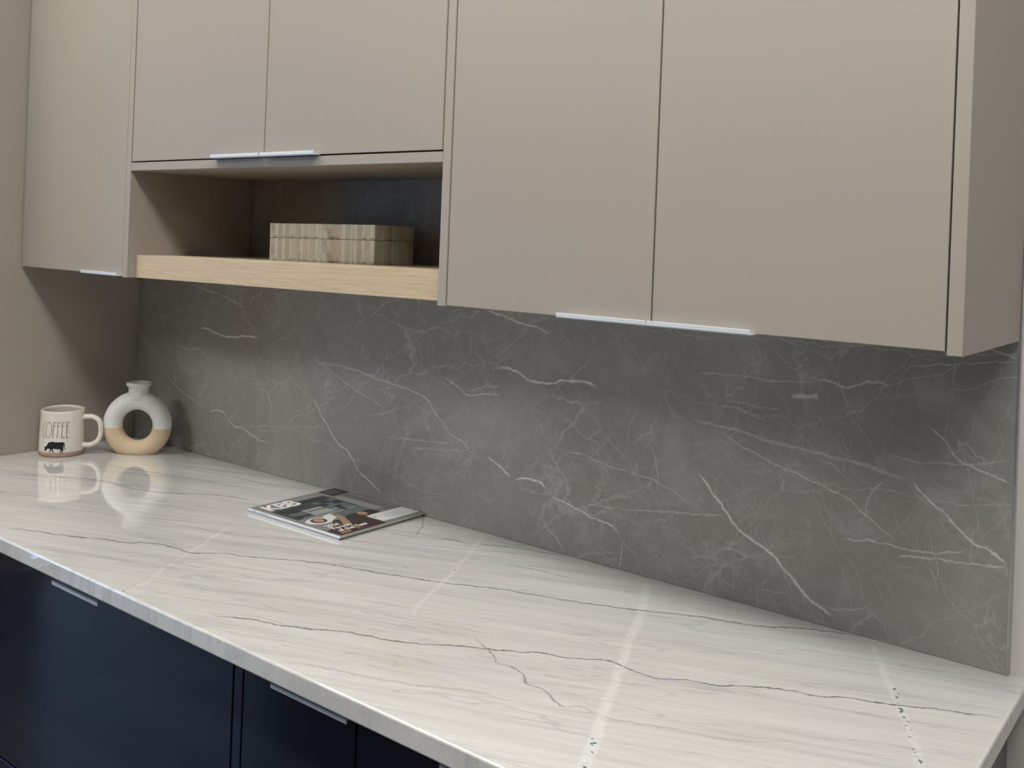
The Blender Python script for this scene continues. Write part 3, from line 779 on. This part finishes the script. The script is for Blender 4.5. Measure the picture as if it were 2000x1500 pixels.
# a clean line between the two glazes
bmesh.ops.bisect_plane(bm, geom=bm.verts[:] + bm.edges[:] + bm.faces[:], plane_co=(0, 0, 0.0670), plane_no=(0, 0, 1))
for f in bm.faces: f.material_index = 1 if f.calc_center_median().z < 0.0670 else 0
link('vase_body', bm, [MATTE, SAND], vase, True)
bm = bmesh.new()
NZ = 0.152
prof = [(0.0285, NZ - 0.012), (0.0268, NZ - 0.002), (0.0262, NZ + 0.006), (0.0262, NZ + 0.0145), (0.0275, NZ + 0.0175), (0.0305, NZ + 0.0190), (0.0322, NZ + 0.0215), (0.0326, NZ + 0.0245),
        (0.0318, NZ + 0.0275), (0.0300, NZ + 0.0292), (0.0278, NZ + 0.0292), (0.0262, NZ + 0.0275), (0.0235, NZ + 0.020), (0.0225, NZ + 0.008), (0.0220, NZ - 0.010)]
prof = [(r * 0.94, z) for r, z in prof]
rs = lathe(bm, prof, 64)
cap(bm, rs[-1])
link('vase_neck', bm, MATTE, vase, True)

# ================================================================== bone box on the shelf
bx = empty('decorative_box', (0.925, -0.1135, 0.5168), math.radians(4.0), 'low rectangular lidded box covered in weathered bone strips, on the oak shelf', 'box')
BW, BD, BH, SEAM = 0.2930, 0.1180, 0.0775, 0.0475
bm = bmesh.new()
box(bm, -BW / 2, BW / 2, -BD / 2, BD / 2, 0.0, SEAM - 0.0006, 0.0008)
link('box_base', bm, BONE, bx)
bm = bmesh.new()
box(bm, -BW / 2 - 0.0004, BW / 2 + 0.0004, -BD / 2 - 0.0004, BD / 2 + 0.0004, 0.0, BH - SEAM, 0.0009)
lid = link('lid', bm, BONE, bx)
lid.location = (0, 0, SEAM)
# the shelf rises a little to the right, so the box does too
bx.rotation_euler = (0, -math.atan(0.0082 / 0.9096), math.radians(4.0))

# ================================================================== two magazines
def glossy(name, col, r=0.22): return simple(name, col, r, 0.5).m
PAPER = simple('paper_edge', (0.62, 0.61, 0.58), 0.7).m
MW, ML = 0.2340, 0.2720
def magazine(name, z, th, loc, rz, label, cover, spine, wave=0.0006):
    t = empty(name, (loc[0], loc[1], z), rz, label, 'magazine', 'stacked magazines')
    # local frame: origin at the cover's top left corner, +x down the page, +y across the page
    N = 24
    def edge(bm, z0, z1, x0, x1, y0, y1, mi=0):
        top, bot = [], []
        for i in range(N + 1):
            y = y0 + (y1 - y0) * i / N
            s = max(0.0, (y / MW) - 0.35) / 0.65
            dz = wave * math.sin(s * 5.5) * s
            top.append([bm.verts.new((x, y, z1 + dz)) for x in (x0, x1)])
            bot.append([bm.verts.new((x, y, z0 + dz)) for x in (x0, x1)])
        for i in range(N):
            for q in ((top[i][0], top[i][1], top[i + 1][1], top[i + 1][0]), (bot[i][0], bot[i + 1][0], bot[i + 1][1], bot[i][1]),
                      (top[i][0], top[i + 1][0], bot[i + 1][0], bot[i][0]), (top[i][1], bot[i][1], bot[i + 1][1], top[i + 1][1])):
                bm.faces.new(q).material_index = mi
        for i in (0, N): bm.faces.new((top[i][0], top[i][1], bot[i][1], bot[i][0])).material_index = mi
    bm = bmesh.new(); edge(bm, 0.0004, th - 0.0003, 0.0006, ML - 0.0006, 0.0012, MW - 0.0006)
    link('pages', bm, PAPER, t)
    bm = bmesh.new(); edge(bm, th - 0.0003, th, 0, ML, 0, MW)
    link('front_cover', bm, cover, t)
    bm = bmesh.new(); edge(bm, 0.0, 0.0003, 0, ML, 0, MW)
    link('back_cover', bm, cover, t)
    bm = bmesh.new(); box(bm, 0, ML, -0.0006, 0.0011, 0.0, th + 0.0001, 0.0003)
    link('spine', bm, spine, t)
    return t
SPW = glossy('white_spine', (0.80, 0.81, 0.84))
SPG = glossy('blue_grey_spine', (0.42, 0.46, 0.53))
magazine('magazine', 0.0002, 0.0040, (0.8115, -0.2335), math.radians(0.2), 'magazine with a grey-blue spine, lower of the two stacked on the worktop',
         glossy('dark_cover', (0.10, 0.10, 0.11)), SPG, 0.0004)
top = magazine('magazine', 0.0044, 0.0040, (0.8150, -0.2350), math.radians(0.2), 'magazine with kitchen photo and white title, upper of the two stacked on the worktop',
               glossy('grey_cover', (0.25, 0.245, 0.24)), SPW, 0.0004)
ZM = 0.0041
def wz(p):
    s = max(0.0, (p / MW) - 0.35) / 0.65
    return 0.0004 * math.sin(s * 5.5) * s
pics = bmesh.new()
pm = [glossy('print_%d' % i, c) for i, c in enumerate([
    (0.030, 0.040, 0.042), (0.115, 0.140, 0.145), (0.012, 0.014, 0.016), (0.34, 0.37, 0.37), (0.75, 0.76, 0.78), (0.045, 0.024, 0.018),
    (0.50, 0.26, 0.20), (0.36, 0.24, 0.17), (0.010, 0.008, 0.010), (0.30, 0.32, 0.31), (0.20, 0.19, 0.18), (0.10, 0.13, 0.14)])]
lay = [0]
def poly(pts, mi, keep=True):
    """a printed patch on the cover; pts are (across, down) in metres from the top left corner"""
    lay[0] += 1
    z = ZM + 0.00001 * lay[0]
    bmx = bmesh.new()
    f = bmx.faces.new([bmx.verts.new((q, p, 0)) for p, q in pts])
    bmesh.ops.triangulate(bmx, faces=[f])
    for kk in range(1, 12):
        bmesh.ops.bisect_plane(bmx, geom=bmx.verts[:] + bmx.edges[:] + bmx.faces[:], plane_co=(0, kk * 0.02, 0), plane_no=(0, 1, 0))
    vm = {}
    for v in bmx.verts: vm[v] = pics.verts.new((v.co.x, v.co.y, z + wz(v.co.y)))
    for f in bmx.faces:
        nf = pics.faces.new([vm[v] for v in f.verts]); nf.material_index = mi
        nf.normal_update()
        if nf.normal.z < 0: nf.normal_flip()
    bmx.free()
def rect(p0, p1, q0, q1, mi): poly([(p0, q0), (p1, q0), (p1, q1), (p0, q1)], mi)
def ellp(cp, cq, rp, rq, mi, n=28, a=0.0):
    poly([(cp + rp * math.cos(i * math.tau / n) * math.cos(a) - rq * math.sin(i * math.tau / n) * math.sin(a),
           cq + rp * math.cos(i * math.tau / n) * math.sin(a) + rq * math.sin(i * math.tau / n) * math.cos(a)) for i in range(n)], mi)
rect(0.012, 0.172, 0.052, 0.140, 0)             # the kitchen photograph
rect(0.095, 0.172, 0.030, 0.053, 0)
rect(0.030, 0.168, 0.096, 0.138, 1)
rect(0.060, 0.110, 0.090, 0.135, 9)
rect(0.070, 0.125, 0.116, 0.130, 3)
rect(0.100, 0.170, 0.040, 0.052, 2)
for a in range(3):
    for b in range(3):
        rect(0.112 + a * 0.020, 0.127 + a * 0.020, 0.060 + b * 0.024, 0.076 + b * 0.024, 2 if (a + b) % 2 else 11)
for a in range(3): rect(0.024 + a * 0.013, 0.034 + a * 0.013, 0.070, 0.092, 2)
for a in range(3): rect(0.022 + a * 0.014, 0.033 + a * 0.014, 0.096, 0.114, 11)
rect(0.020, 0.060, 0.118, 0.128, 2)
rect(0.066, 0.112, 0.104, 0.107, 2)
rect(0.128, 0.142, 0.128, 0.150, 2)
rect(0.012, 0.180, 0.139, 0.1412, 3)            # pale frame lines
rect(0.176, 0.200, 0.052, 0.200, 10)
poly([(0.178, 0.058), (0.198, 0.055), (0.200, 0.190), (0.176, 0.182)], 9)
rect(0.201, 0.206, 0.050, 0.205, 10)
rect(0.208, 0.2285, 0.050, 0.206, 10)
rect(0.221, 0.226, 0.052, 0.205, 9)
poly([(0.092, 0.150), (0.170, 0.141), (0.172, 0.205), (0.092, 0.205)], 1)     # the teal jacket
rect(0.128, 0.172, 0.178, 0.206, 2)
ellp(0.040, 0.170, 0.030, 0.022, 4, a=0.15)      # round portrait
ellp(0.0395, 0.168, 0.0165, 0.0165, 5)
ellp(0.0400, 0.167, 0.0100, 0.0125, 6)
poly([(0.064, 0.150), (0.088, 0.146), (0.080, 0.176), (0.062, 0.182)], 4)
poly([(0.060, 0.185), (0.124, 0.205), (0.126, 0.268), (0.006, 0.268), (0.003, 0.232), (0.026, 0.226)], 5)   # dark hair and coat
ellp(0.118, 0.196, 0.030, 0.020, 5)
ellp(0.136, 0.190, 0.010, 0.013, 7)
poly([(0.098, 0.152), (0.092, 0.186), (0.070, 0.232), (0.052, 0.226), (0.074, 0.190)], 7)                     # raised arm
rect(0.020, 0.050, 0.248, 0.252, 7)
rect(0.016, 0.040, 0.256, 0.262, 6)
rect(0.060, 0.064, 0.232, 0.262, 7)
rect(0.070, 0.072, 0.236, 0.262, 7)
rect(0.183, 0.2325, 0.001, 0.047, 8)             # black corner block
rect(0.127, 0.2300, 0.2100, 0.2600, 4)           # white address label
for i in range(5): rect(0.146 + 0.002 * i, 0.212 - 0.006 * (i % 3), 0.226 + i * 0.0055, 0.2272 + i * 0.0055, 9)
rect(0.134, 0.139, 0.222, 0.229, 9)
for i in range(5): rect(0.190, 0.223, 0.0100 + i * 0.0062, 0.0114 + i * 0.0062, 9)
rect(0.012, 0.085, 0.0585, 0.0600, 3)
link('cover_print', pics, pm, top)
# lettering on the cover
def text(s, p, q, size, name, mat, bold=0.0, sx=1.0, z=0.0008, space=1.0):
    cu = bpy.data.curves.new(name, 'FONT')
    cu.body = s; cu.size = size; cu.offset = bold; cu.space_character = space; cu.space_line = 0.85
    cu.extrude = 0.00002
    o = bpy.data.objects.new(name, cu)
    COL.objects.link(o)
    bpy.context.view_layer.update()
    me = bpy.data.meshes.new_from_object(o.evaluated_get(bpy.context.evaluated_depsgraph_get()))
    bpy.data.objects.remove(o, do_unlink=True)
    me.name = name
    for v in me.vertices:
        a, b = v.co.x * sx, v.co.y
        v.co = (q - b, p + a, ZM + z + wz(p + a) + v.co.z)
    me.materials.clear(); me.materials.append(mat)
    ob = bpy.data.objects.new(name, me); COL.objects.link(ob); ob.parent = top
    return ob
WHITE_INK = glossy('white_ink', (0.85, 0.85, 0.85), 0.35)
text('KBB', 0.0125, 0.0535, 0.0560, 'title_lettering', WHITE_INK, 0.0016, 0.88, 0.0009, 0.90)
text('2024\nPerson\nof the Year', 0.0200, 0.2170, 0.0205, 'headline_lettering', WHITE_INK, 0.0004, 0.80, 0.0009)
# small print on the white spine
for i, q in enumerate((0.017, 0.021)):
    pass
bm = bmesh.new()
box(bm, 0.016, 0.0195, -0.00068, -0.00058, 0.0012, 0.0030)
box(bm, 0.0225, 0.0245, -0.00068, -0.00058, 0.0010, 0.0022)
for i in range(9): box(bm, 0.034 + i * 0.0034, 0.0362 + i * 0.0034, -0.00068, -0.00058, 0.0015, 0.0023)
link('spine_print', bm, INK, top)
